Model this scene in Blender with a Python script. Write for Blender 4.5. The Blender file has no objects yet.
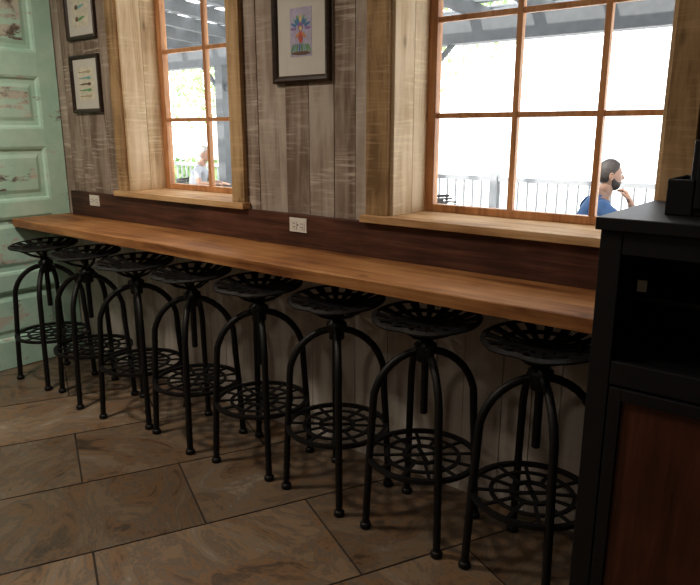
import bpy, bmesh, math, random
from mathutils import Vector, Matrix, noise
random.seed(7)
scene=bpy.context.scene
R=random.uniform
try:
    scene.view_settings.view_transform='Standard'
    scene.view_settings.look='None'
except Exception: pass

# ---------------- mesh builder ----------------
class MB:
    def __init__(s): s.v=[];s.f=[];s.m=[];s.s=[];s.t=[]
    def add(s,vs,fs,mat=0,smooth=False,tint=.5,M=None):
        o=len(s.v)
        for p in vs:
            p=Vector(p)
            if M is not None: p=M@p
            s.v.append(p)
        for f in fs:
            s.f.append([i+o for i in f]); s.m.append(mat); s.s.append(smooth); s.t.append(tint)
    def box(s,x0,x1,y0,y1,z0,z1,mat=0,tint=.5,M=None):
        vs=[(x0,y0,z0),(x1,y0,z0),(x1,y1,z0),(x0,y1,z0),(x0,y0,z1),(x1,y0,z1),(x1,y1,z1),(x0,y1,z1)]
        fs=[(0,3,2,1),(4,5,6,7),(0,1,5,4),(1,2,6,5),(2,3,7,6),(3,0,4,7)]
        s.add(vs,fs,mat,False,tint,M)
    def tube(s,pts,r,n=10,mat=0,closed=False,tint=.5,M=None,rnd=False):
        pts=[Vector(p) for p in pts]
        rad=list(r) if isinstance(r,(list,tuple)) else [r]*len(pts)
        if rnd and not closed:
            d0=(pts[0]-pts[1]).normalized(); d1=(pts[-1]-pts[-2]).normalized()
            pts=[pts[0]+d0*rad[0]*.9,pts[0]+d0*rad[0]*.6]+pts+[pts[-1]+d1*rad[-1]*.6,pts[-1]+d1*rad[-1]*.9]
            rad=[rad[0]*.35,rad[0]*.8]+rad+[rad[-1]*.8,rad[-1]*.35]
        N=len(pts); T=[]
        for i in range(N):
            if closed: d=pts[(i+1)%N]-pts[i-1]
            elif i==0: d=pts[1]-pts[0]
            elif i==N-1: d=pts[-1]-pts[-2]
            else: d=(pts[i+1]-pts[i]).normalized()+(pts[i]-pts[i-1]).normalized()
            T.append(d.normalized())
        up=Vector((0,0,1)) if abs(T[0].z)<.9 else Vector((1,0,0))
        u=(up-T[0]*up.dot(T[0])).normalized()
        vs=[]
        for i in range(N):
            u=(u-T[i]*u.dot(T[i])).normalized(); w=T[i].cross(u)
            for k in range(n):
                a=2*math.pi*k/n
                vs.append(pts[i]+(u*math.cos(a)+w*math.sin(a))*rad[i])
        fs=[]
        for i in range(N if closed else N-1):
            j=(i+1)%N
            for k in range(n):
                k2=(k+1)%n
                fs.append((i*n+k,i*n+k2,j*n+k2,j*n+k))
        s.add(vs,fs,mat,True,tint,M)
        if not closed:
            s.add(vs[:n],[tuple(range(n))[::-1]],mat,False,tint,M)
            s.add(vs[-n:],[tuple(range(n))],mat,False,tint,M)
    def lathe(s,prof,n=20,mat=0,c=(0,0,0),tint=.5,M=None):
        vs=[];fs=[]
        for (r,z) in prof:
            for k in range(n):
                a=2*math.pi*k/n
                vs.append((c[0]+r*math.cos(a),c[1]+r*math.sin(a),c[2]+z))
        for i in range(len(prof)-1):
            for k in range(n):
                k2=(k+1)%n
                fs.append((i*n+k,i*n+k2,(i+1)*n+k2,(i+1)*n+k))
        fs.append(tuple(range(n))[::-1]); fs.append(tuple((len(prof)-1)*n+k for k in range(n)))
        s.add(vs,fs,mat,True,tint,M)
    def ring(s,R0,z,r,n=40,mat=0,M=None,flat=None):
        if flat:
            vs=[];fs=[]
            w,h=flat
            for k in range(n):
                a=2*math.pi*k/n
                for (rr,zz) in ((R0-w,z-h),(R0+w,z-h),(R0+w,z+h),(R0-w,z+h)):
                    vs.append((rr*math.cos(a),rr*math.sin(a),zz))
            for k in range(n):
                j=(k+1)%n
                for q in range(4):
                    q2=(q+1)%4
                    fs.append((k*4+q,j*4+q,j*4+q2,k*4+q2))
            s.add(vs,fs,mat,False,.5,M)
        else:
            s.tube([(R0*math.cos(2*math.pi*k/n),R0*math.sin(2*math.pi*k/n),z) for k in range(n)],r,8,mat,True,.5,M)
    def mesh(s,name,mats):
        me=bpy.data.meshes.new(name)
        me.from_pydata([tuple(p) for p in s.v],[],s.f)
        for m in mats: me.materials.append(m)
        me.polygons.foreach_set('material_index',s.m)
        me.polygons.foreach_set('use_smooth',s.s)
        at=me.attributes.new('tint','FLOAT','FACE')
        at.data.foreach_set('value',s.t)
        me.update()
        return me
    def obj(s,name,mats,bevel=0,loc=(0,0,0),parent=None,rz=0):
        if not isinstance(mats,(list,tuple)): mats=[mats]
        o=bpy.data.objects.new(name,s.mesh(name,mats))
        scene.collection.objects.link(o); o.location=loc; o.rotation_euler=(0,0,rz)
        if bevel:
            b=o.modifiers.new('bev','BEVEL'); b.width=bevel; b.segments=2; b.limit_method='ANGLE'; b.angle_limit=.9
        if parent: o.parent=parent
        return o
def empty(name,loc=(0,0,0),rz=0):
    e=bpy.data.objects.new(name,None); scene.collection.objects.link(e); e.location=loc; e.rotation_euler=(0,0,rz); return e

# ---------------- materials ----------------
def newmat(name):
    m=bpy.data.materials.new(name); m.use_nodes=True
    nt=m.node_tree; b=nt.nodes['Principled BSDF']; return m,nt,b
def plain(name,col,rough=.5,metal=0,spec=.5,var=.12,vscale=12,bump=0):
    m,nt,b=newmat(name); N=nt.nodes;L=nt.links
    tc=N.new('ShaderNodeTexCoord'); no=N.new('ShaderNodeTexNoise'); no.inputs['Scale'].default_value=vscale; no.inputs['Detail'].default_value=5
    L.new(tc.outputs['Object'],no.inputs['Vector'])
    r=N.new('ShaderNodeValToRGB'); L.new(no.outputs['Fac'],r.inputs['Fac'])
    r.color_ramp.elements[0].position=.3;r.color_ramp.elements[1].position=.7
    r.color_ramp.elements[0].color=[c*(1-var) for c in col]+[1]; r.color_ramp.elements[1].color=[min(1,c*(1+var)) for c in col]+[1]
    L.new(r.outputs['Color'],b.inputs['Base Color'])
    b.inputs['Roughness'].default_value=rough;b.inputs['Metallic'].default_value=metal
    b.inputs['Specular IOR Level'].default_value=spec
    if bump:
        bp=N.new('ShaderNodeBump');bp.inputs['Strength'].default_value=bump;bp.inputs['Distance'].default_value=.005
        L.new(no.outputs['Fac'],bp.inputs['Height']);L.new(bp.outputs['Normal'],b.inputs['Normal'])
    return m
def wood(name,dark,mid,light,axis='X',stretch=(1.2,26),rough=.55,bump=.3,tintamt=.5,saw=0,spec=.4,whiten=None,knots=False):
    m,nt,b=newmat(name);N=nt.nodes;L=nt.links
    tc=N.new('ShaderNodeTexCoord'); at=N.new('ShaderNodeAttribute'); at.attribute_name='tint'
    off=N.new('ShaderNodeVectorMath');off.operation='SCALE'; off.inputs['Scale'].default_value=13.7
    cb=N.new('ShaderNodeCombineXYZ')
    for k in range(3): L.new(at.outputs['Fac'],cb.inputs[k])
    L.new(cb.outputs[0],off.inputs[0])
    add=N.new('ShaderNodeVectorMath');add.operation='ADD'
    L.new(tc.outputs['Object'],add.inputs[0]);L.new(off.outputs[0],add.inputs[1])
    mp=N.new('ShaderNodeMapping'); L.new(add.outputs[0],mp.inputs['Vector'])
    sc=[stretch[1]]*3; sc['XYZ'.index(axis)]=stretch[0]; mp.inputs['Scale'].default_value=sc
    n1=N.new('ShaderNodeTexNoise');n1.inputs['Scale'].default_value=1;n1.inputs['Detail'].default_value=8;n1.inputs['Roughness'].default_value=.65;n1.inputs['Distortion'].default_value=.6
    L.new(mp.outputs[0],n1.inputs['Vector'])
    n2=N.new('ShaderNodeTexNoise');n2.inputs['Scale'].default_value=3.1;n2.inputs['Detail'].default_value=6
    L.new(add.outputs[0],n2.inputs['Vector'])
    mx=N.new('ShaderNodeMath');mx.operation='MULTIPLY_ADD';L.new(n2.outputs['Fac'],mx.inputs[0]);mx.inputs[1].default_value=.6
    L.new(n1.outputs['Fac'],mx.inputs[2])
    ta=N.new('ShaderNodeMath');ta.operation='MULTIPLY_ADD';L.new(at.outputs['Fac'],ta.inputs[0]);ta.inputs[1].default_value=tintamt;L.new(mx.outputs[0],ta.inputs[2])
    sb=N.new('ShaderNodeMath');sb.operation='SUBTRACT';L.new(ta.outputs[0],sb.inputs[0]);sb.inputs[1].default_value=.30+.5*tintamt
    r=N.new('ShaderNodeValToRGB');e=r.color_ramp.elements
    e[0].position=.3;e[0].color=(*dark,1);e[1].position=.72;e[1].color=(*light,1)
    k=e.new(.5);k.color=(*mid,1)
    L.new(sb.outputs[0],r.inputs['Fac'])
    col=r.outputs['Color']; height=n1.outputs['Fac']
    if saw:
        mp3=N.new('ShaderNodeMapping');s3=[5,5,5];s3['XYZ'.index(axis)]=75;mp3.inputs['Scale'].default_value=s3;mp3.inputs['Rotation'].default_value=(0,.10,0)
        L.new(add.outputs[0],mp3.inputs['Vector'])
        w=N.new('ShaderNodeTexNoise');w.inputs['Scale'].default_value=1;w.inputs['Detail'].default_value=3;L.new(mp3.outputs[0],w.inputs['Vector'])
        wp=N.new('ShaderNodeMapRange');wp.inputs['From Min'].default_value=.50;wp.inputs['From Max'].default_value=.66;L.new(w.outputs['Fac'],wp.inputs['Value'])
        n3=N.new('ShaderNodeTexNoise');n3.inputs['Scale'].default_value=4;n3.inputs['Detail'].default_value=6;L.new(add.outputs[0],n3.inputs['Vector'])
        g3=N.new('ShaderNodeMapRange');g3.inputs['From Min'].default_value=.42;g3.inputs['From Max'].default_value=.62;L.new(n3.outputs['Fac'],g3.inputs['Value'])
        ml=N.new('ShaderNodeMath');ml.operation='MULTIPLY';L.new(wp.outputs[0],ml.inputs[0]);L.new(g3.outputs[0],ml.inputs[1])
        rr=N.new('ShaderNodeMath');rr.operation='MULTIPLY';L.new(ml.outputs[0],rr.inputs[0]);rr.inputs[1].default_value=saw
        mm=N.new('ShaderNodeMixRGB');mm.blend_type='MIX';L.new(rr.outputs[0],mm.inputs[0]);L.new(col,mm.inputs[1]);mm.inputs[2].default_value=(*[min(1,c*1.45) for c in light],1)
        col=mm.outputs[0]
    if whiten:
        sx=N.new('ShaderNodeSeparateXYZ');L.new(tc.outputs['Object'],sx.inputs[0])
        lt=N.new('ShaderNodeMath');lt.operation='LESS_THAN';L.new(sx.outputs['Z'],lt.inputs[0]);lt.inputs[1].default_value=1.02
        lm=N.new('ShaderNodeMath');lm.operation='MULTIPLY';L.new(lt.outputs[0],lm.inputs[0]);lm.inputs[1].default_value=.75
        mm=N.new('ShaderNodeMixRGB');L.new(lm.outputs[0],mm.inputs[0]);L.new(col,mm.inputs[1])
        ms=N.new('ShaderNodeMixRGB');ms.blend_type='MULTIPLY';ms.inputs[0].default_value=.55
        ms.inputs[1].default_value=(*whiten,1);L.new(n1.outputs['Fac'],ms.inputs[2]);L.new(ms.outputs[0],mm.inputs[2])
        col=mm.outputs[0]
    if knots:
        vo=N.new('ShaderNodeTexVoronoi');vo.inputs['Scale'].default_value=1;
        mp2=N.new('ShaderNodeMapping');sc=[7]*3;sc['XYZ'.index(axis)]=3;mp2.inputs['Scale'].default_value=sc
        L.new(add.outputs[0],mp2.inputs['Vector']);L.new(mp2.outputs[0],vo.inputs['Vector'])
        kr=N.new('ShaderNodeValToRGB');kr.color_ramp.elements[0].position=.04;kr.color_ramp.elements[0].color=(.15,.15,.15,1);kr.color_ramp.elements[1].position=.13;kr.color_ramp.elements[1].color=(1,1,1,1)
        L.new(vo.outputs['Distance'],kr.inputs['Fac'])
        mm=N.new('ShaderNodeMixRGB');mm.blend_type='MULTIPLY';mm.inputs[0].default_value=.8;L.new(col,mm.inputs[1]);L.new(kr.outputs[0],mm.inputs[2]);col=mm.outputs[0]
    L.new(col,b.inputs['Base Color'])
    bp=N.new('ShaderNodeBump');bp.inputs['Strength'].default_value=bump;bp.inputs['Distance'].default_value=.004
    L.new(height,bp.inputs['Height']);L.new(bp.outputs['Normal'],b.inputs['Normal'])
    b.inputs['Roughness'].default_value=rough;b.inputs['Specular IOR Level'].default_value=spec
    return m

M_wall=wood('reclaimed_plank_wood',(.17,.12,.09),(.31,.245,.20),(.46,.40,.345),'Z',(1.5,15),.8,.5,.28,saw=.65,spec=.2,whiten=(1.0,.95,.88))
M_counter=wood('counter_slab_wood',(.15,.050,.016),(.37,.160,.054),(.56,.29,.115),'X',(1.3,20),.5,.12,.3,spec=.35,knots=True)
M_splash=wood('dark_backsplash_wood',(.026,.010,.007),(.075,.028,.017),(.15,.062,.040),'X',(2,38),.5,.25,.2,spec=.3)
M_trim=wood('pine_trim_wood',(.38,.245,.13),(.62,.46,.28),(.78,.63,.44),'Z',(1.6,16),.7,.35,.3,saw=.4,spec=.2,knots=True)
M_casing=wood('weathered_casing_wood',(.20,.12,.058),(.42,.27,.135),(.58,.41,.235),'Z',(1.6,16),.75,.35,.3,saw=.35,spec=.2,knots=True)
M_trimx=wood('pine_sill_wood',(.36,.19,.08),(.62,.40,.20),(.76,.55,.33),'X',(1.6,20),.6,.3,.3,spec=.3)
M_sash=wood('sash_wood',(.34,.14,.055),(.54,.26,.11),(.68,.37,.18),'Z',(2,30),.45,.15,.2)
M_cabpanel=wood('cherry_panel_wood',(.035,.010,.005),(.075,.022,.011),(.13,.042,.02),'Z',(1.5,16),.4,.1,.2)
M_frame=wood('dark_frame_wood',(.010,.006,.004),(.025,.014,.010),(.05,.028,.018),'X',(3,40),.35,.2,.2)
M_black=plain('black_painted_wood',(.008,.008,.010),.5,0,.3)
M_iron=plain('black_iron',(.006,.006,.007),.5,0,.3,bump=.1)
M_white=plain('white_plastic',(.75,.74,.70),.35,0,.5,.03)
M_dark=plain('dark_slot',(.01,.01,.01),.6)
M_mat=plain('mat_board',(.62,.60,.56),.8,0,.2,.03)
M_ceil=plain('ceiling_paint',(.30,.27,.23),.9)
M_plaster=plain('room_plaster',(.16,.13,.10),.9)

def door_mat():
    m,nt,b=newmat('weathered_mint_paint');N=nt.nodes;L=nt.links
    tc=N.new('ShaderNodeTexCoord')
    n=N.new('ShaderNodeTexNoise');n.inputs['Scale'].default_value=6;n.inputs['Detail'].default_value=9;n.inputs['Roughness'].default_value=.7;L.new(tc.outputs['Object'],n.inputs['Vector'])
    mp=N.new('ShaderNodeMapping');mp.inputs['Scale'].default_value=(5,3,9);L.new(tc.outputs['Object'],mp.inputs['Vector'])
    n2=N.new('ShaderNodeTexNoise');n2.inputs['Scale'].default_value=1;n2.inputs['Detail'].default_value=8;n2.inputs['Roughness'].default_value=.7;L.new(mp.outputs[0],n2.inputs['Vector'])
    r=N.new('ShaderNodeValToRGB');e=r.color_ramp.elements;e[0].position=.35;e[0].color=(.48,.80,.68,1);e[1].position=.62;e[1].color=(.62,.90,.79,1)
    L.new(n.outputs['Fac'],r.inputs['Fac'])
    at=N.new('ShaderNodeAttribute');at.attribute_name='tint'
    thr=N.new('ShaderNodeMath');thr.operation='MULTIPLY_ADD';L.new(at.outputs['Fac'],thr.inputs[0]);thr.inputs[1].default_value=.14;L.new(n2.outputs['Fac'],thr.inputs[2])
    r2=N.new('ShaderNodeValToRGB');e=r2.color_ramp.elements;e[0].position=.64;e[0].color=(0,0,0,1);e[1].position=.68;e[1].color=(1,1,1,1);L.new(thr.outputs[0],r2.inputs['Fac'])
    r3=N.new('ShaderNodeValToRGB');e=r3.color_ramp.elements;e[0].position=.42;e[0].color=(.16,.13,.11,1);e[1].position=.53;e[1].color=(.66,.68,.60,1);L.new(n.outputs['Fac'],r3.inputs['Fac'])
    mm=N.new('ShaderNodeMixRGB');L.new(r2.outputs[0],mm.inputs[0]);L.new(r.outputs[0],mm.inputs[1]);L.new(r3.outputs[0],mm.inputs[2])
    L.new(mm.outputs[0],b.inputs['Base Color']);b.inputs['Roughness'].default_value=.55
    return m
M_door=door_mat()

def tile_mat():
    m,nt,b=newmat('slate_tile');N=nt.nodes;L=nt.links
    tc=N.new('ShaderNodeTexCoord');at=N.new('ShaderNodeAttribute');at.attribute_name='tint'
    cb=N.new('ShaderNodeCombineXYZ')
    for k in range(3): L.new(at.outputs['Fac'],cb.inputs[k])
    sc=N.new('ShaderNodeVectorMath');sc.operation='SCALE';sc.inputs['Scale'].default_value=31;L.new(cb.outputs[0],sc.inputs[0])
    add=N.new('ShaderNodeVectorMath');add.operation='ADD';L.new(tc.outputs['Object'],add.inputs[0]);L.new(sc.outputs[0],add.inputs[1])
    rot=N.new('ShaderNodeMath');rot.operation='MULTIPLY';rot.inputs[1].default_value=9;L.new(at.outputs['Fac'],rot.inputs[0])
    vr=N.new('ShaderNodeVectorRotate');vr.rotation_type='Z_AXIS';L.new(add.outputs[0],vr.inputs['Vector']);L.new(rot.outputs[0],vr.inputs['Angle'])
    mp=N.new('ShaderNodeMapping');mp.inputs['Scale'].default_value=(1.3,2.4,1);L.new(vr.outputs[0],mp.inputs['Vector'])
    n=N.new('ShaderNodeTexNoise');n.inputs['Scale'].default_value=1.5;n.inputs['Detail'].default_value=12;n.inputs['Roughness'].default_value=.74;n.inputs['Distortion'].default_value=1.4;L.new(mp.outputs[0],n.inputs['Vector'])
    r=N.new('ShaderNodeValToRGB');e=r.color_ramp.elements;e[0].position=.30;e[0].color=(.045,.032,.024,1);e[1].position=.72;e[1].color=(.52,.40,.28,1)
    for p_,c_ in ((.40,(.115,.080,.056)),(.46,(.25,.145,.075)),(.50,(.135,.115,.095)),(.545,(.27,.175,.10)),(.60,(.20,.165,.13))):
        k=e.new(p_);k.color=(*c_,1)
    L.new(n.outputs['Fac'],r.inputs['Fac'])
    hs=N.new('ShaderNodeHueSaturation');L.new(r.outputs[0],hs.inputs['Color'])
    v=N.new('ShaderNodeMath');v.operation='MULTIPLY_ADD';L.new(at.outputs['Fac'],v.inputs[0]);v.inputs[1].default_value=.55;v.inputs[2].default_value=.62;L.new(v.outputs[0],hs.inputs['Value'])
    L.new(hs.outputs[0],b.inputs['Base Color'])
    rr=N.new('ShaderNodeMapRange');rr.inputs['To Min'].default_value=.22;rr.inputs['To Max'].default_value=.45;L.new(n.outputs['Fac'],rr.inputs['Value']);L.new(rr.outputs[0],b.inputs['Roughness'])
    bp=N.new('ShaderNodeBump');bp.inputs['Strength'].default_value=.5;bp.inputs['Distance'].default_value=.012;L.new(n.outputs['Fac'],bp.inputs['Height']);L.new(bp.outputs['Normal'],b.inputs['Normal'])
    return m
M_tile=tile_mat()
M_grout=plain('grout',(.040,.030,.022),.9)
def glass_mat():
    m=bpy.data.materials.new('window_glass');m.use_nodes=True;nt=m.node_tree;nt.nodes.clear();N=nt.nodes;L=nt.links
    o=N.new('ShaderNodeOutputMaterial');t=N.new('ShaderNodeBsdfTransparent');g=N.new('ShaderNodeBsdfGlossy');g.inputs['Roughness'].default_value=.02
    f=N.new('ShaderNodeFresnel');f.inputs['IOR'].default_value=1.35;x=N.new('ShaderNodeMixShader')
    L.new(f.outputs[0],x.inputs[0]);L.new(t.outputs[0],x.inputs[1]);L.new(g.outputs[0],x.inputs[2]);L.new(x.outputs[0],o.inputs[0]);return m
M_glass=glass_mat()

# ---------------- layout constants ----------------
XL=-4.61; XR=2.6; YW=2.47; YB=-3.2; ZC=3.15
WINS=[(-3.80,-2.78),(-1.75,-.60)]; WZ0,WZ1=1.24,2.98
# floor
bm=bmesh.new(); tl=bm.faces.layers.float.new('tint')
ang=math.radians(-26); ca,sa=math.cos(ang),math.sin(ang)
TL,TW,G=.90,.58,.009
for i in range(-16,17):
    off=(i%2)*TL*.5
    for j in range(-9,10):
        u0=i*TW+.13; v0=j*TL+off+.05
        cs=[(u0+G/2,v0+G/2),(u0+TW-G/2,v0+G/2),(u0+TW-G/2,v0+TL-G/2),(u0+G/2,v0+TL-G/2)]
        w=[(ca*a-sa*c-1,sa*a+ca*c,0.0) for a,c in cs]
        if all(p[0]<XL-.5 or p[0]>XR+.5 or p[1]<YB-.5 or p[1]>YW+.5 for p in w): continue
        f=bm.faces.new([bm.verts.new(p) for p in w]); f[tl]=R(0,1)
for co,no in (((XL,0,0),(-1,0,0)),((XR,0,0),(1,0,0)),((0,YW+.03,0),(0,1,0)),((0,YB,0),(0,-1,0))):
    bmesh.ops.bisect_plane(bm,geom=bm.verts[:]+bm.edges[:]+bm.faces[:],plane_co=co,plane_no=no,clear_outer=True)
g=[bm.verts.new(p) for p in ((XL-.1,YB-.1,-.004),(XR+.1,YB-.1,-.004),(XR+.1,YW+.3,-.004),(XL-.1,YW+.3,-.004))]
gf=bm.faces.new(g); gf.material_index=1
me=bpy.data.meshes.new('floor');bm.to_mesh(me);bm.free();me.materials.append(M_tile);me.materials.append(M_grout)
o=bpy.data.objects.new('floor',me);scene.collection.objects.link(o)
# back wall with planks
mb=MB()
edges=[XL]; stops=sorted([a for w in WINS for a in w]+[XR])
x=XL
for st in stops:
    while st-x>.24:
        x+=R(.12,.2)
        if st-x<.07: x=st-.09
        edges.append(x)
    x=st; edges.append(st)
for a,c in zip(edges[:-1],edges[1:]):
    mid=(a+c)/2; seg=[(0,ZC)]
    for w in WINS:
        if w[0]<mid<w[1]: seg=[(0,WZ0-.03),(WZ1,ZC)]
    for z0,z1 in seg:
        mb.box(a+.002,c-.002,YW+R(0,.004),YW+.03,z0,z1,0,R(0,1))
xs=[XL]+[a for w in WINS for a in w]+[XR]
for i in range(0,len(xs),2): mb.box(xs[i]-(.2 if i==0 else 0),xs[i+1]+(.2 if i==len(xs)-2 else 0),YW+.03,YW+.33,0,ZC,1)
for w in WINS:
    mb.box(w[0],w[1],YW+.03,YW+.33,0,WZ0-.03,1); mb.box(w[0],w[1],YW+.03,YW+.33,WZ1,ZC,1)
mb.obj('wall_back',[M_wall,M_plaster])
for nm,b_ in (('wall_left',(XL-.2,XL,YB,YW+.02,0,ZC)),('wall_right',(XR,XR+.2,YB,YW+.02,0,ZC)),('wall_front',(XL-.2,XR+.2,YB-.2,YB,0,ZC))):
    mb=MB(); mb.box(*b_); mb.obj(nm,M_plaster)
mb=MB(); mb.box(XL-.2,XR+.2,YB-.2,YW+.33,ZC,ZC+.15); mb.obj('ceiling',M_ceil)

# windows
for wi,(a,c) in enumerate(WINS):
    e=empty('window_%d'%(wi+1))
    mb=MB()
    cl=.085 if wi==0 else .115
    mb.box(a,a+.022,YW-.002,YW+.15,WZ0,WZ1,0,R(.4,1)); mb.box(a,a+.022,YW+.152,YW+.30,WZ0,WZ1,0,R(.4,1)); mb.box(c-.022,c,YW-.002,YW+.30,WZ0,WZ1,0,R(0,1))
    mb.box(a,c,YW,YW+.30,WZ1-.022,WZ1,0,.4)
    mb.obj('jamb_reveal',M_trim,.002,parent=e)
    mb=MB()
    mb.box(a-cl,a+.004,YW-.028,YW-.001,WZ0,WZ1+.12,0,.2); mb.box(c-.004,c+.095,YW-.028,YW-.001,WZ0,WZ1+.12,0,.7)
    mb.box(a-cl,c+.095,YW-.03,YW-.001,WZ1,WZ1+.13,0,.5)
    mb.obj('casing',M_casing,.003,parent=e)
    mb=MB(); mb.box(a-cl-.012,c+.112,YW-.06,YW-.001,WZ0-.034,WZ0,0,.35); mb.box(a,c,YW-.002,YW+.30,WZ0-.03,WZ0,0,.35)
    mb.obj('sill',M_trimx,.003,parent=e)
    y0,y1=YW+.265,YW+.31
    mb=MB(); fa,fc=a+.022,c-.022; fw=.045
    mb.box(fa,fa+fw,y0,y1,WZ0,WZ1-.02,0,.2);mb.box(fc-fw,fc,y0,y1,WZ0,WZ1-.02,0,.8)
    mb.box(fa+fw,fc-fw,y0,y1,WZ0,WZ0+.035,0,.5);mb.box(fa+fw,fc-fw,y0,y1,WZ1-.08,WZ1-.02,0,.5)
    vx=[-1.29,-.925] if wi==1 else [-3.33,-2.97]
    for x in vx: mb.box(x-.013,x+.013,y0+.008,y1-.005,WZ0+.03,WZ1-.07,0,.4)
    for z in (1.685,2.105,2.525): mb.box(fa+fw,fc-fw,y0+.012,y1-.008,z-.012,z+.012,0,.6)
    mb.obj('sash',M_sash,.003,parent=e)
    mb=MB(); mb.add([(fa,y1-.02,WZ0+.02),(fc,y1-.02,WZ0+.02),(fc,y1-.02,WZ1-.03),(fa,y1-.02,WZ1-.03)],[(0,1,2,3)]); mb.obj('glass',M_glass,parent=e)
    l=bpy.data.lights.new('portal','AREA');l.shape='RECTANGLE';l.size=c-a;l.size_y=WZ1-WZ0
    try: l.cycles.is_portal=True
    except Exception: pass
    lo=bpy.data.objects.new('window_portal_light',l);scene.collection.objects.link(lo);lo.location=((a+c)/2,YW+.36,(WZ0+WZ1)/2);lo.rotation_euler=(-math.pi/2,0,0);lo.parent=e

# backsplash + counter
mb=MB(); mb.box(XL+.12,-.02,YW-.028,YW-.001,1.04,1.206,0,.5); mb.obj('trim_backsplash',M_splash,.003)
mb=MB()
ZT=1.04
n=60; xa,xb=XL+.048,-.605
vs=[];fs=[]
for i in range(n+1):
    x=xa+(xb-xa)*i/n
    w=.006*noise.noise(Vector((x*2.2,0,0)))
    vs+=[(x,2.05+w,ZT-.052),(x,2.047+w,ZT-.003),(x,2.052+w,ZT),(x,YW-.001,ZT),(x,YW-.001,ZT-.052)]
for i in range(n):
    for q in range(5):
        q2=(q+1)%5; fs.append((i*5+q,(i+1)*5+q,(i+1)*5+q2,i*5+q2))
fs.append((0,1,2,3,4)); fs.append(tuple(n*5+k for k in (4,3,2,1,0)))
mb.add(vs,fs,0,False,.5)
mb.obj('bar_counter',M_counter,.0015)
mb=MB(); mb.box(XL+.06,-.61,YW-.035,YW-.002,.92,.987); mb.obj('trim_counter_ledger',M_splash,.002)

# outlets
def outlet(x,z):
    mb=MB(); mb.box(-.058,.058,-.006,0,-.036,.036,0)
    for s in (-1,1):
        mb.box(s*.026-.017,s*.026+.017,-.0085,-.005,-.021,.021,0)
        mb.box(s*.026-.008,s*.026-.002,-.0092,-.008,-.012,-.008,1);mb.box(s*.026+.002,s*.026+.009,-.0092,-.008,-.012,-.008,1)
        mb.box(s*.026-.008,s*.026-.002,-.0092,-.008,.006,.010,1);mb.box(s*.026+.004,s*.026+.008,-.0092,-.008,.004,.010,1)
    mb.lathe([(.004,0),(.004,.002)],10,1,M=Matrix.Translation((0,-.006,0))@Matrix.Rotation(math.pi/2,4,'X'))
    mb.obj('wall_outlet',[M_white,M_dark],.0015,loc=(x,YW-.028,z))
outlet(-2.29,1.153); outlet(-4.18,1.155)

# pictures
def flat(name,c,r=.7): return plain(name,c,r,0,.2,.15,40)
P={k:flat('ink_'+k,v) for k,v in dict(blue=(.10,.22,.42),purple=(.28,.18,.40),yellow=(.7,.58,.2),green=(.16,.36,.16),red=(.5,.12,.10),orange=(.6,.30,.12),paper=(.66,.62,.52),teal=(.22,.42,.42),sand=(.45,.38,.26),lilac=(.45,.42,.58),brown=(.16,.10,.07)).items()}
keys=list(P)
def picture(name,x0,x1,z0,z1,fw,art,mw,paper='paper'):
    e=empty(name,((x0+x1)/2,YW-.001,(z0+z1)/2)); w=(x1-x0)/2;h=(z1-z0)/2
    mb=MB()
    prof=[(0,0),(0,-.020),(.3,-.026),(.7,-.02),(1,-.010),(1,0)]
    vs=[];fs=[]
    for (sx,sz) in ((-1,-1),(1,-1),(1,1),(-1,1)):
        for t,y in prof: vs.append((sx*(w-fw*t),y,sz*(h-fw*t)))
    k=len(prof)
    for c in range(4):
        d=(c+1)%4
        for q in range(k-1): fs.append((c*k+q,d*k+q,d*k+q+1,c*k+q+1))
    mb.add(vs,fs); mb.obj('frame',M_frame,parent=e)
    mb=MB(); mb.box(-w+fw*.8,w-fw*.8,-.008,-.001,-h+fw*.8,h-fw*.8,0); mb.obj('mat_board',M_mat,parent=e)
    aw=w-fw-mw[0];ah=h-fw-mw[1]
    mb=MB(); mb.box(-aw,aw,-.0095,-.007,-ah,ah,keys.index(paper))
    def sh(cx,cz,rx,rz,col,n=16,rot=0,y=-.0105):
        vs=[]
        for i in range(n):
            a=2*math.pi*i/n; px,pz=rx*math.cos(a)*aw,rz*math.sin(a)*aw
            X=cx*aw+(px*math.cos(rot)-pz*math.sin(rot)); Z=cz*ah+(px*math.sin(rot)+pz*math.cos(rot))
            vs.append((max(-aw,min(aw,X)),y,max(-ah,min(ah,Z))))
        mb.add(vs,[tuple(range(n))],keys.index(col))
    art(sh); mb.obj('print',[P[k] for k in keys],parent=e)
    return e
def art1(sh):
    for k in range(9):
        a=math.pi*(k/8); sh(.62*math.cos(a),.15+.38*math.sin(a),.34,.10,['purple','blue','teal','green','yellow','green','teal','blue','purple'][k],12,a,-.0100-.0001*k)
    sh(0,.12,.42,.50,'lilac',20,0,-.0112)
    sh(-.30,.42,.2,.2,'blue',16,0,-.0114);sh(.30,.42,.2,.2,'blue',16,0,-.0114)
    sh(0,.22,.27,.30,'purple',18,0,-.0116); sh(0,.16,.15,.14,'yellow',14,0,-.0118)
    sh(0,-.18,.22,.45,'red',12,0,-.0114); sh(-.3,-.12,.26,.09,'orange',10,.7,-.0115);sh(.3,-.12,.26,.09,'orange',10,-.7,-.0115)
    for k in range(8): sh(-.77+.22*k,-.66,.08,.34,['green','teal','green','blue','green','teal','green','green'][k],8,.15*(k-3.5),-.0113)
    sh(0,-.86,.9,.12,'brown',20,0,-.0117)
def art2(sh):
    for i,c in enumerate(('sand','teal','brown','green','sand')):
        z=.72-.36*i
        sh(-.1,z,.65,.06,c,20,.05); sh(.42,z,.28,.11,c,12,.05,-.0107); sh(-.75,z,.14,.02,'brown',8)
def art3(sh):
    for i,c in enumerate(('sand','teal','green')):
        z=.6-.6*i
        sh(0,z,.6,.10,c,20,.2); sh(-.4,z,.2,.16,'brown',12,.05,-.0107)
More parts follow.
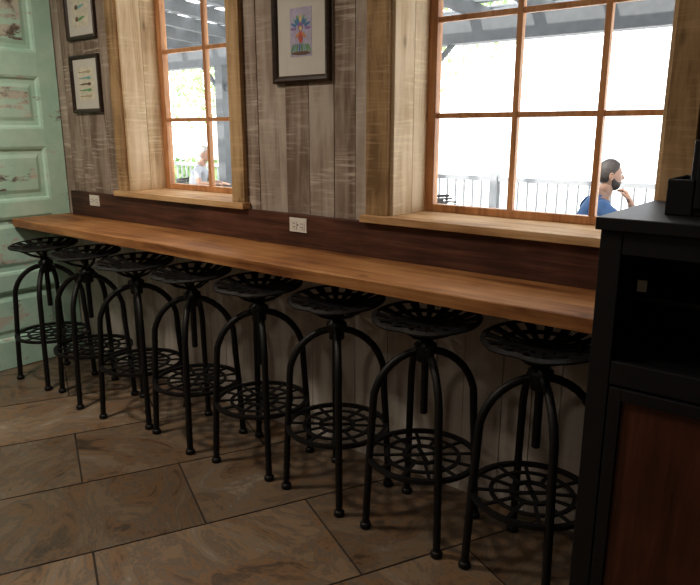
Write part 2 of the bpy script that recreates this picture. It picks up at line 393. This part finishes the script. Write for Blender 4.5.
picture('framed_art_print',-2.455,-2.085,1.843,2.30,.034,art1,(.082,.085),'lilac')
picture('framed_feather_print',-4.36,-4.02,1.732,2.095,.026,art2,(.05,.05))
picture('framed_botanical_print',-4.36,-4.02,2.19,2.58,.026,art3,(.05,.05))

# door (mint) on left wall
mb=MB(); X0=XL+.004; X1=XL+.045; YD0,YD1=1.42,2.465
mb.box(X0,X1-.022,YD0,YD1,0.005,2.72,0,.25)
st=.13
mb.box(X1-.022,X1,YD0,YD0+st,.005,2.72,0,.1);mb.box(X1-.022,X1,YD1-st,YD1,.005,2.72,0,.1)
rails=[(.005,.2),(.55,.66),(1.05,1.15),(1.51,1.63),(1.97,2.12),(2.52,2.72)]
for z0,z1 in rails: mb.box(X1-.022,X1,YD0+st,YD1-st,z0,z1,0,.1)
for (a0,a1),(b0,b1) in zip(rails[:-1],rails[1:]):
    z0,z1=a1,b0; ya,yb=YD0+st,YD1-st
    def loop(i,x): return [(x,ya+i,z0+i),(x,yb-i,z0+i),(x,yb-i,z1-i),(x,ya+i,z1-i)]
    L_=[loop(0,X1-.002),loop(.012,X1-.006),loop(.022,X1-.020),loop(.05,X1-.020),loop(.075,X1-.010)]
    vs=sum(L_,[]);fs=[]
    for q in range(4):
        for c in range(4):
            d=(c+1)%4; fs.append((q*4+c,q*4+d,(q+1)*4+d,(q+1)*4+c))
    mb.add(vs,fs,0,False,.4); mb.add(L_[-1],[(0,1,2,3)],0,False,1)
mb.obj('door_1',M_door,.002)

# ---------------- bar stool ----------------
def stool_mesh():
    mb=MB()
    Rt=.210
    for a in (math.pi/4,3*math.pi/4):
        half=[(.238,.012),(.232,.15),(.224,.32),(.214,.47),(.210,.56)]
        arc=[(Rt*math.cos(p),.56+.220*math.sin(p)) for p in [math.pi*k/18 for k in range(1,18)]]
        prof=half+arc+[(-x,z) for x,z in half[::-1]]
        dz=.0 if a<1 else -.008
        mb.tube([(x*math.cos(a),x*math.sin(a),z+(dz if z>.6 else 0)) for x,z in prof],.0155,10)
        for s in (1,-1): mb.lathe([(.018,0),(.024,.003),(.024,.018),(.018,.026)],12,c=(s*.238*math.cos(a),s*.238*math.sin(a),0))
    zr=.315
    mb.ring(.222,zr,0,44,flat=(.010,.008)); mb.ring(.150,zr,0,36,flat=(.008,.004)); mb.ring(.075,zr,0,24,flat=(.009,.005))
    for k in range(12):
        a=2*math.pi*k/12+.13
        M=Matrix.Rotation(a,4,'Z'); mb.box(.075,.222,-.007,.007,zr-.0035,zr+.0035,M=M)
    for k in range(4):
        M=Matrix.Rotation(math.pi/4+k*math.pi/2,4,'Z'); mb.box(-.0,.08,-.009,.009,zr-.0035,zr+.0035,M=M)
    U=.012
    mb.lathe([(.02,.71+U),(.034,.715+U),(.034,.745+U),(.045,.755+U),(.045,.785+U),(.030,.795+U),(.024,.81+U)],20)
    pr=[]
    z=.50
    while z<.87: pr+=[(.0135,z),(.0165,z+.004)]; z+=.008
    mb.lathe(pr,12)
    mb.lathe([(.055,.856+U),(.055,.866+U)],20)
    for k in range(4):
        M=Matrix.Rotation(k*math.pi/2,4,'Z')
        mb.tube([(.02,0,.81+U),(.09,0,.835+U),(.15,0,.872+U)],.008,8,M=M)
    nr,na=12,64
    bmx=bmesh.new(); grid=[]
    for i in range(nr+1):
        t=i/nr; row=[]
        for j in range(na):
            th=2*math.pi*j/na
            Rr=.204*(1+.07*abs(math.sin(th))**2)-.035*math.exp(-(min(th,2*math.pi-th)/.3)**2)
            r=.012+t*(Rr-.012)
            back=max(0,-math.cos(th))
            zz=.866+U+.026*t**2.2+.020*back*t**3+.008*abs(math.sin(th))*t**2 -.012*max(0,math.cos(th))*t**4
            if i==nr: zz-=.010
            row.append(bmx.verts.new((r*math.cos(th),r*math.sin(th),zz)))
        grid.append(row)
    for i in range(nr):
        for j in range(na):
            if i in (4,5,6) and j%4 in (1,2): continue
            if i in (8,9,10) and j%4 in (1,2): continue
            j2=(j+1)%na; f=bmx.faces.new((grid[i][j],grid[i][j2],grid[i+1][j2],grid[i+1][j])); f.smooth=True
    bmx.normal_update()
    bmesh.ops.solidify(bmx,geom=bmx.faces[:],thickness=.008)
    bmx.verts.index_update()
    mb.add([v.co.copy() for v in bmx.verts],[[v.index for v in f.verts] for f in bmx.faces],0,False); bmx.free()
    return mb.mesh('bar_stool',[M_iron])
sm=stool_mesh()
cent=[(-4.17,2.05),(-3.69,2.06),(-3.21,2.08),(-2.74,2.10),(-2.27,2.13),(-1.79,2.14),(-1.33,2.14),(-.85,2.14)]
rots=[.05,-.2,.25,-.1,.12,-.06,.05,-.12]
for i,((x,y),r) in enumerate(zip(cent,rots)):
    o=bpy.data.objects.new('bar_stool' if i==0 else 'bar_stool.%03d'%i,sm);scene.collection.objects.link(o);o.location=(x,y,0);o.rotation_euler=(0,0,r-math.pi/2)

# ---------------- cabinet ----------------
cx0,cx1,cy0,cy1=-.592,.50,1.85,2.40; H=1.39
e=empty('condiment_station_cabinet')
mb=MB()
mb.box(cx0-.012,cx1+.012,cy0-.02,cy1,H-.035,H)
mb.box(cx0,cx0+.03,cy0,cy1,0,H-.035);mb.box(cx1-.03,cx1,cy0,cy1,0,H-.035);mb.box(cx0,cx1,cy1-.02,cy1,0,H-.035)
for z0,z1 in ((.0,.08),(.935,.965),(H-.095,H-.035)): mb.box(cx0+.03,cx1-.03,cy0+.0,cy1-.02,z0,z1)
mb.box(cx0,cx0+.06,cy0-.006,cy0+.03,0,H-.035);mb.box(cx1-.06,cx1,cy0-.006,cy0+.03,0,H-.035)
mb.box(cx0+.06,cx1-.06,cy0-.004,cy0+.02,.915,.985);mb.box(cx0+.06,cx1-.06,cy0-.004,cy0+.02,H-.10,H-.035);mb.box(cx0+.06,cx1-.06,cy0-.004,cy0+.02,0,.09)
mb.box(-.062,-.02,cy0-.004,cy0+.03,.09,.92)
mb.obj('carcass',M_black,.003,parent=e)
mb=MB()
for a,c in ((cx0+.065,-.065),(-.015,cx1-.065)):
    z0,z1=.095,.91
    mb.box(a,a+.035,cy0-.012,cy0+.01,z0,z1);mb.box(c-.035,c,cy0-.012,cy0+.01,z0,z1);mb.box(a+.035,c-.035,cy0-.012,cy0+.01,z0,z0+.05);mb.box(a+.035,c-.035,cy0-.012,cy0+.01,z1-.035,z1)
    mb.box(a+.035,c-.035,cy0+.0,cy0+.008,z0+.05,z1-.035,1,R(0,1))
mb.obj('cabinet_doors',[M_black,M_cabpanel],.002,parent=e)
mb=MB(); mb.box(cx0+.03,cx1-.03,cy0+.2,cy1-.02,1.12,1.135); mb.obj('shelf',M_black,parent=e)
mb=MB(); mb.box(-.535,-.508,cy0+.195,cy0+.2,1.15,1.185); mb.obj('shelf_label',P['paper'],parent=e)
e=empty('condiment_organizer')
mb=MB()
def openbox(x0,x1,y0,y1,z0,z1,t=.008):
    mb.box(x0,x1,y0,y1,z0,z0+t);mb.box(x0,x0+t,y0,y1,z0,z1);mb.box(x1-t,x1,y0,y1,z0,z1);mb.box(x0,x1,y0,y0+t,z0,z1);mb.box(x0,x1,y1-t,y1,z0,z1)
openbox(-.47,-.40,1.99,2.20,H,H+.10)
mb.box(-.415,-.10,2.0,2.25,H+.0,H+.205)
for k in range(3): mb.box(-.40+.1*k,-.31+.1*k,1.992,2.0,H+.02,H+.185)
mb.obj('bins',M_black,.004,parent=e)

# ---------------- fill lights added at the unseen ceiling ----------------
M_em,nt,b=newmat('fill_diffuser');b.inputs['Emission Color'].default_value=(1,.8,.55,1);b.inputs['Emission Strength'].default_value=3
def fill_light(x,y,power,sz=.4,col=(1,.86,.70),spread=180):  # added fill: area light under a made-up housing and glowing disc
    e=empty('added_ceiling_fill',(x,y,ZC))
    mb=MB();mb.lathe([(.22,-.05),(.24,-.045),(.24,-.0)],32,0);mb.lathe([(.20,-.056),(.21,-.05)],32,1);mb.obj('fill_housing',[M_black,M_em],parent=e)
    l=bpy.data.lights.new('fill_lamp','AREA');l.shape='DISK';l.size=sz;l.energy=power;l.color=col;l.spread=math.radians(spread)
    lo=bpy.data.objects.new('fill_lamp',l);scene.collection.objects.link(lo);lo.location=(0,0,-.07);lo.parent=e
fill_light(-3.35,.7,46);fill_light(-3.0,-1.4,12);fill_light(-1.0,1.0,5,spread=140);fill_light(.6,-1.8,4)  # added fill, strongest towards the mint door and left floor

# ---------------- outside ----------------
M_ground=plain('pale_concrete',(.75,.75,.73),.9,var=.05,vscale=3)
mb=MB();mb.box(-30,20,YW+.34,9.0,-.1,-.005);mb.obj('patio_ground',M_ground)
mb=MB();mb.box(-60,50,9.0,60,-.14,-.04);mb.obj('lawn_ground',M_ground)
M_rail=plain('pale_railing_paint',(.26,.27,.28),.5,var=.03)
mb=MB()
mb.box(-22,12,8.0,8.06,.97,1.03);mb.box(-22,12,8.01,8.05,.12,.17)
x=-22
while x<12:
    mb.box(x-.012,x+.012,8.02,8.044,.17,.97); x+=.13
for k in range(14):
    x=-21.5+2.5*k; mb.box(x-.05,x+.05,7.98,8.08,0,1.08)
mb.obj('patio_railing',M_rail)
M_beam=plain('grey_painted_timber',(.085,.09,.095),.7,var=.1)
M_beam2=plain('pale_roof_boards',(.17,.185,.20),.7,var=.1)
mb=MB()
for k in range(7):
    x=-20.6+3.9*k; mb.box(x-.09,x+.09,7.61,7.79,0,2.66)
    mb.tube([(x,7.7,2.2),(x+.5,7.7,2.68)],.04,6);mb.tube([(x,7.7,2.2),(x-.5,7.7,2.68)],.04,6)
mb.box(-22,12,7.6,7.8,2.66,2.94)
mb.box(-22,12,YW+.34,YW+.44,3.2,3.4)
x=-21.8
while x<12:
    Mx=Matrix.Translation((x,YW+.35,3.36))@Matrix.Rotation(-.066,4,'X'); mb.box(-.045,.045,0,5.9,-.09,.07,M=Mx); x+=.8
y=3.2
k=0
while y<8.6:
    if k%3!=2: mb.box(-22,12,y,y+.12,3.45-(y-2.8)*.066,3.47-(y-2.8)*.066,1)
    y+=.16;k+=1
mb.obj('patio_pergola',[M_beam,M_beam2])
M_wick=plain('dark_wicker',(.03,.025,.022),.6,vscale=60,bump=.3)
def patio_chair(loc,rz):
    mb=MB(); 
    for sx,sy in ((.2,.2),(.2,-.2),(-.2,.2),(-.2,-.2)): mb.tube([(sx*1.1,sy*1.1,0),(sx,sy,.42)],.014,8)
    mb.lathe([(.20,.40),(.245,.405),(.25,.43),(.24,.45),(.1,.455)],24)
    for k in range(11):
        z=.46+.038*k; rr=.25+.02*k/10; a0=.95 if k<6 else .95+.17*(k-5)
        mb.tube([(rr*math.cos(a0+(2*math.pi-2*a0)*i/20),rr*math.sin(a0+(2*math.pi-2*a0)*i/20),z) for i in range(21)],.012 if k<10 else .018,6,rnd=True)
    for i in range(15):
        a=1.9+(2*math.pi-3.8)*i/14; mb.tube([(.248*math.cos(a),.248*math.sin(a),.43),(.27*math.cos(a),.27*math.sin(a),.85)],.007,6)
    for s in (1,-1):
        a=s*.95; mb.tube([(.25*math.cos(a),.25*math.sin(a),.44),(.262*math.cos(a),.262*math.sin(a),.66)],.013,8)
    mb.obj('wicker_patio_chair',M_wick,loc=loc,rz=rz)
def patio_table(loc,r=.38):
    mb=MB(); mb.lathe([(r-.01,.715),(r,.72),(r,.738),(r-.01,.742)],32); mb.tube([(0,0,.03),(0,0,.72)],.03,12)
    mb.lathe([(.25,0),(.25,.015),(.06,.04),(.03,.07)],24); mb.obj('patio_table',M_iron,loc=loc)

# ---------------- people ----------------
M_skin=plain('skin',(.27,.15,.10),.5,vscale=8,var=.08)
M_hair=plain('dark_hair',(.018,.012,.009),.6,vscale=60,var=.4,bump=.5)
M_hairg=plain('grey_hair',(.28,.26,.24),.6,vscale=60,var=.2,bump=.5)
M_blue=plain('blue_shirt_cloth',(.03,.08,.19),.8,vscale=14,var=.15,bump=.3)
M_pale=plain('pale_shirt_cloth',(.28,.29,.31),.8,vscale=14,var=.1,bump=.3)
M_jean=plain('dark_trousers',(.03,.035,.05),.8,vscale=30)
M_shoe=plain('shoe_leather',(.03,.02,.015),.5)
M_eye=plain('eye_white',(.7,.7,.68),.3,var=.02)
M_lip=plain('lips',(.26,.09,.07),.5)
def skinbody(sk,radii,edges,root=0):
    me=bpy.data.meshes.new('tmp');me.from_pydata(sk,edges,[])
    ob=bpy.data.objects.new('tmp',me);scene.collection.objects.link(ob)
    md=ob.modifiers.new('Skin','SKIN');md.use_smooth_shade=True
    for i,r in enumerate(radii):
        me.skin_vertices[0].data[i].radius=(r,r) if not isinstance(r,tuple) else r
        me.skin_vertices[0].data[i].use_root=(i==root)
    s=ob.modifiers.new('Sub','SUBSURF');s.levels=2;s.render_levels=2
    dg=bpy.context.evaluated_depsgraph_get();dg.update()
    res=bpy.data.meshes.new_from_object(ob.evaluated_get(dg))
    bpy.data.objects.remove(ob)
    return res
def segd(p,a,b):
    ab=b-a;t=max(0,min(1,(p-a).dot(ab)/ab.length_squared));return (p-(a+ab*t)).length,t
def person(name,loc,rz,shirt,hair,beard,scale=1,arm='chin'):
    root=empty(name,loc,rz); root.scale=(scale,)*3
    chin=arm=='chin'
    wrR=(.335,-.055,1.055) if chin else (.42,-.10,.785)
    elR=(.42,-.19,.79) if chin else (.14,-.26,.80)
    pos=[(0,0,.56),(.02,0,.74),(.07,0,.90),(.10,0,1.01),(.125,0,1.09),(.145,0,1.16),
         (.09,-.165,1.015),elR,wrR,(.09,.165,1.015),(.20,.25,.80),(.44,.10,.785),
         (.04,-.10,.55),(.46,-.14,.54),(.44,-.14,.09),(.56,-.15,.045),(.04,.10,.55),(.46,.14,.54),(.44,.14,.09),(.56,.15,.045),
         (.10,-.085,1.015),(.10,.085,1.015)]
    rad=[.15,(.125,.145),(.125,.165),(.10,.12),.066,.056,.066,.044,.028,.066,.044,.028,.095,.062,.042,.035,.095,.062,.042,.035,.085,.085]
    ed=[(0,1),(1,2),(2,3),(3,4),(4,5),(3,20),(20,6),(6,7),(7,8),(3,21),(21,9),(9,10),(10,11),(0,12),(12,13),(13,14),(14,15),(0,16),(16,17),(17,18),(18,19)]
    me=skinbody(pos,rad,ed)
    V=[Vector(p) for p in pos]
    def kind(e):
        if e in((0,1),(1,2),(2,3),(3,20),(20,6),(3,21),(21,9)): return 's'
        if e==(3,4): return 'c'
        if e in((6,7),(9,10)): return 'u'
        if e in((4,5),(7,8),(10,11)): return 'k'
        if e in((14,15),(18,19)): return 'f'
        return 'j'
    for m in (shirt,M_skin,M_jean,M_shoe): me.materials.append(m)
    for p in me.polygons:
        p.use_smooth=True
        best=min(ed,key=lambda q: segd(p.center,V[q[0]],V[q[1]])[0]-(.03 if q in((0,1),(1,2),(2,3)) else 0)); d,t=segd(p.center,V[best[0]],V[best[1]])
        k=kind(best)
        p.material_index={'s':0,'c':0 if t<.97 else 1,'k':1,'u':0 if t<.62 else 1,'j':2,'f':3}[k]
        if best==(0,1) and p.center.z<.60: p.material_index=2
    ob=bpy.data.objects.new('body',me);scene.collection.objects.link(ob);ob.parent=root
    mb=MB(); C=Vector((.170,0,1.262)); nu,nv=64,48
    def headpt(th,ph):
        d=Vector((math.sin(ph)*math.cos(th),math.sin(ph)*math.sin(th),math.cos(ph)))
        x,y,z=d
        p=Vector((x*.098,y*.078,z*.120))
        if z<-.1:
            k=(-z-.1); p.y*=1-.30*k; p.x=p.x*(1-.10*k)+.020*k
        if x<0 and z<-.3: p.x*=.85
        fx=max(0,x)
        p.x+= -.010*math.exp(-((z-.06)/.10)**2)*fx*math.exp(-((abs(y)-.36)/.16)**2)
        p.x+= .026*math.exp(-((z+.20)/.13)**2)*math.exp(-(y/.13)**2)*(x>0) + .012*math.exp(-((z+.02)/.14)**2)*math.exp(-(y/.10)**2)*(x>0)
        p.x+= .005*math.exp(-((z-.20)/.07)**2)*(x>.5)
        p.x+= .007*math.exp(-((z+.48)/.09)**2)*math.exp(-(y/.22)**2)*(x>0)
        p.x+= .014*math.exp(-((z+.85)/.16)**2)*(x>0)*math.exp(-(y/.35)**2)
        return p,d
    def sm(v,a,b): 
        t=max(0,min(1,(v-a)/(b-a))); return t*t*(3-2*t)
    for layer in ('skin','hair','beard'):
        if layer=='beard' and not beard: continue
        vs=[]
        for i in range(nv+1):
            for j in range(nu):
                p,d=headpt(2*math.pi*j/nu,math.pi*i/nv)
                nz=noise.noise(d*9); n2=noise.noise(d*4+Vector((3,1,7)))*.05
                if layer=='hair':
                    line=-.50 if d.x<-.45 else (-.50+ (d.x+.45)/.55*.55 if d.x<.10 else .05+(d.x-.10)/.62*.55)
                    k=sm(d.z+n2-min(line,.60),-.03,.06)
                    p=p*(.955+.125*k)+Vector((0,0,.005*k))+d*.004*nz*k
                if layer=='beard':
                    top=-.42 if d.x>.55 else -.42+(.55-d.x)*.75
                    k=sm(top-d.z+n2,-.02,.06)*sm(d.x,-.05,.08)
                    mouth=math.exp(-((d.z+.50)/.05)**4)*math.exp(-(d.y/.24)**4)*(d.x>.4)
                    k*=1-mouth
                    p=p*(.96+.10*k)+d*.003*nz*k
                vs.append(p+C)
        fs=[]
        for i in range(nv):
            for j in range(nu):
                j2=(j+1)%nu; fs.append((i*nu+j,(i+1)*nu+j,(i+1)*nu+j2,i*nu+j2))
        mb.add(vs,fs,{'skin':0,'hair':1,'beard':1}[layer],True)
    for s in (1,-1):
        mb.lathe([(.001,-.010),(.007,-.007),(.010,0),(.007,.007),(.001,.010)],12,2,c=C+Vector((.079,s*.030,.008)))
        mb.lathe([(.001,-.005),(.004,-.003),(.005,0),(.004,.003),(.001,.005)],10,3,c=C+Vector((.0865,s*.030,.008)))
        mb.tube([C+Vector((.094,s*.014,.028)),C+Vector((.093,s*.030,.032)),C+Vector((.081,s*.046,.026))],.003,6,1,rnd=True)
        ear=[C+Vector((.0+.014*math.cos(a)-.004,s*(.080+.006*math.sin(a*.5)),-.005+.026*math.sin(a))) for a in [2*math.pi*k/14 for k in range(14)]]
        mb.tube(ear,.006,8,0,closed=True)
        mb.lathe([(.001,-.02),(.010,-.01),(.011,.008),(.001,.02)],10,0,c=C+Vector((-.004,s*.080,-.006)))
    mb.tube([C+Vector((.093,-.020,-.059)),C+Vector((.104,0,-.058)),C+Vector((.093,.020,-.059))],[.003,.0055,.003],8,4,rnd=True)
    mb.tube([C+Vector((-.035,0,-.16)),C+Vector((-.015,0,-.10)),C+Vector((0,0,-.05))],[.058,.056,.05],14,0)
    mb.obj('head',[M_skin,hair,M_eye,M_dark,M_lip],parent=root)
    def hand(w,dirv,nrm,curl,name,side):
        w=Vector(w);d=Vector(dirv).normalized();nrm=Vector(nrm);nrm=(nrm-d*nrm.dot(d)).normalized();sv=d.cross(nrm)*side
        mb=MB()
        mb.tube([w-d*.02,w+d*.02,w+d*.055,w+d*.085],[.024,.022,.020,.016],12,0,rnd=True)
        for sgn in (-1,1): mb.tube([w+d*.01+sv*.010*sgn,w+d*.05+sv*.022*sgn,w+d*.082+sv*.024*sgn],[.018,.017,.013],10,0,rnd=True)
        for k,(o_,ln) in enumerate(((.030,.072),(.010,.082),(-.010,.076),(-.029,.060))):
            p=w+d*.075+sv*o_; pts=[w+d*.055+sv*o_*.8,p]; a=curl*.5
            for q,fr in enumerate((.42,.32,.26)):
                p=p+(d*math.cos(a)+nrm*math.sin(a))*ln*fr; pts.append(p); a+=curl
            mb.tube(pts,[.0105,.0098,.0092,.0085,.0072],9,0,rnd=True)
        b0=w+d*.015+sv*.02
        mb.tube([b0,b0+sv*.028+d*.022+nrm*.012,b0+sv*.036+d*.052+nrm*.024,b0+sv*.030+d*.075+nrm*.034],[.014,.012,.0105,.008],9,0,rnd=True)
        mb.obj(name,M_skin,parent=root)
    if chin: hand(wrR,(-.30,.30,.75),(-.9,.25,-.3),.65,'hand_right',1)
    else: hand(wrR,(.8,.3,-.05),(0,0,-1),.12,'hand_right',-1)
    hand((.44,.10,.785),(.7,-.5,-.05),(0,0,-1),.12,'hand_left',1)
    return root
def local(loc,rz,p): 
    c,s=math.cos(rz),math.sin(rz); return (loc[0]+c*p[0]-s*p[1],loc[1]+s*p[0]+c*p[1],0)
rz=math.radians(32); loc=(-1.91,5.50,0)
person('seated_man_in_blue_shirt',loc,rz,M_blue,M_hair,True,1.0)
patio_chair(local(loc,rz,(-.02,0)),rz); patio_table(local(loc,rz,(.70,0)))
rz2=math.radians(35); loc2=(-8.75,6.9,0)
person('seated_person_in_pale_shirt',loc2,rz2,M_pale,M_hairg,False,.99,'table')
patio_chair(local(loc2,rz2,(-.02,0)),rz2); patio_table(local(loc2,rz2,(.70,0)))
for p,a in (((-2.65,5.6,0),2.0),((-3.25,5.6,0),1.2),((-4.0,6.9,0),.4),((-7.4,6.2,0),2.6),((-5.0,6.2,0),-2)): patio_chair(p,a)
patio_table((-3.1,6.7,0)); 

# trees
M_leaf=plain('leaf_green',(.22,.34,.13),.7,vscale=3,var=.3)
M_bark=plain('bark',(.42,.38,.34),.9)
def tree(loc,h,r,n=1600):
    mb=MB(); mb.tube([(0,0,0),(.05,0,h*.3),(0,.1,h*.6),(.1,0,h*.85)],[.16,.13,.1,.05],10,1)
    cl=[]
    for k in range(9):
        a=R(0,6.28);q=R(.2,.8)*r; c=Vector((q*math.cos(a),q*math.sin(a),h*R(.55,1.0)));cl.append(c)
        mb.tube([(0,0,h*.45),(c.x*.5,c.y*.5,h*.6),tuple(c)],[.06,.04,.02],6,1)
    for k in range(n):
        c=random.choice(cl); d=Vector((random.gauss(0,1),random.gauss(0,1),random.gauss(0,.8))); p=c+d*r*.27
        u=Vector((R(-1,1),R(-1,1),R(-1,1))).normalized();v=u.cross(Vector((R(-1,1),R(-1,1),R(-1,1)))).normalized(); s=R(.07,.15)
        mb.add([p-u*s,p+v*s*.45,p+u*s,p-v*s*.45],[(0,1,2,3)],0)
    mb.obj('shade_tree',[M_leaf,M_bark],loc=loc)
tree((-9.6,17,0),6.6,2.0);tree((2.1,16,0),4.6,1.7);tree((-20,17,0),4.8,2.2);tree((-26,15,0),4.2,2.0)
def hedge(x0,x1,y,h,n=2500):
    mb=MB(); mb.box(x0+.2,x1-.2,y+.15,y+.55,0,h-.2)
    for k in range(n):
        p=Vector((R(x0,x1),y+R(0,.7),R(0,h)));u=Vector((R(-1,1),R(-1,1),R(-1,1))).normalized();v=u.cross(Vector((R(-1,1),R(-1,1),R(-1,1)))).normalized(); s=R(.06,.12)
        mb.add([p-u*s,p+v*s*.5,p+u*s,p-v*s*.5],[(0,1,2,3)],0)
    mb.obj('clipped_hedge',M_leaf)
hedge(-19,-10,10,.95)

# ---------------- sky / sun ----------------
w=bpy.data.worlds.new('sky');scene.world=w;w.use_nodes=True
bg=w.node_tree.nodes['Background'];bg.inputs['Color'].default_value=(.95,.98,1,1);bg.inputs['Strength'].default_value=5.4
s=bpy.data.lights.new('sun','SUN');s.energy=9;s.angle=.02;s.color=(1,.96,.9)
so=bpy.data.objects.new('sun',s);scene.collection.objects.link(so);so.rotation_euler=(math.radians(38),0,math.radians(-25))

# ---------------- camera ----------------
cam=bpy.data.cameras.new('camera');co=bpy.data.objects.new('camera',cam);scene.collection.objects.link(co)
cam.sensor_width=36;cam.lens=34.0;cam.sensor_fit='HORIZONTAL';cam.clip_start=.05
co.location=(0,0,1.62);co.rotation_euler=(math.radians(76.2),0,math.radians(38.7))
scene.camera=co
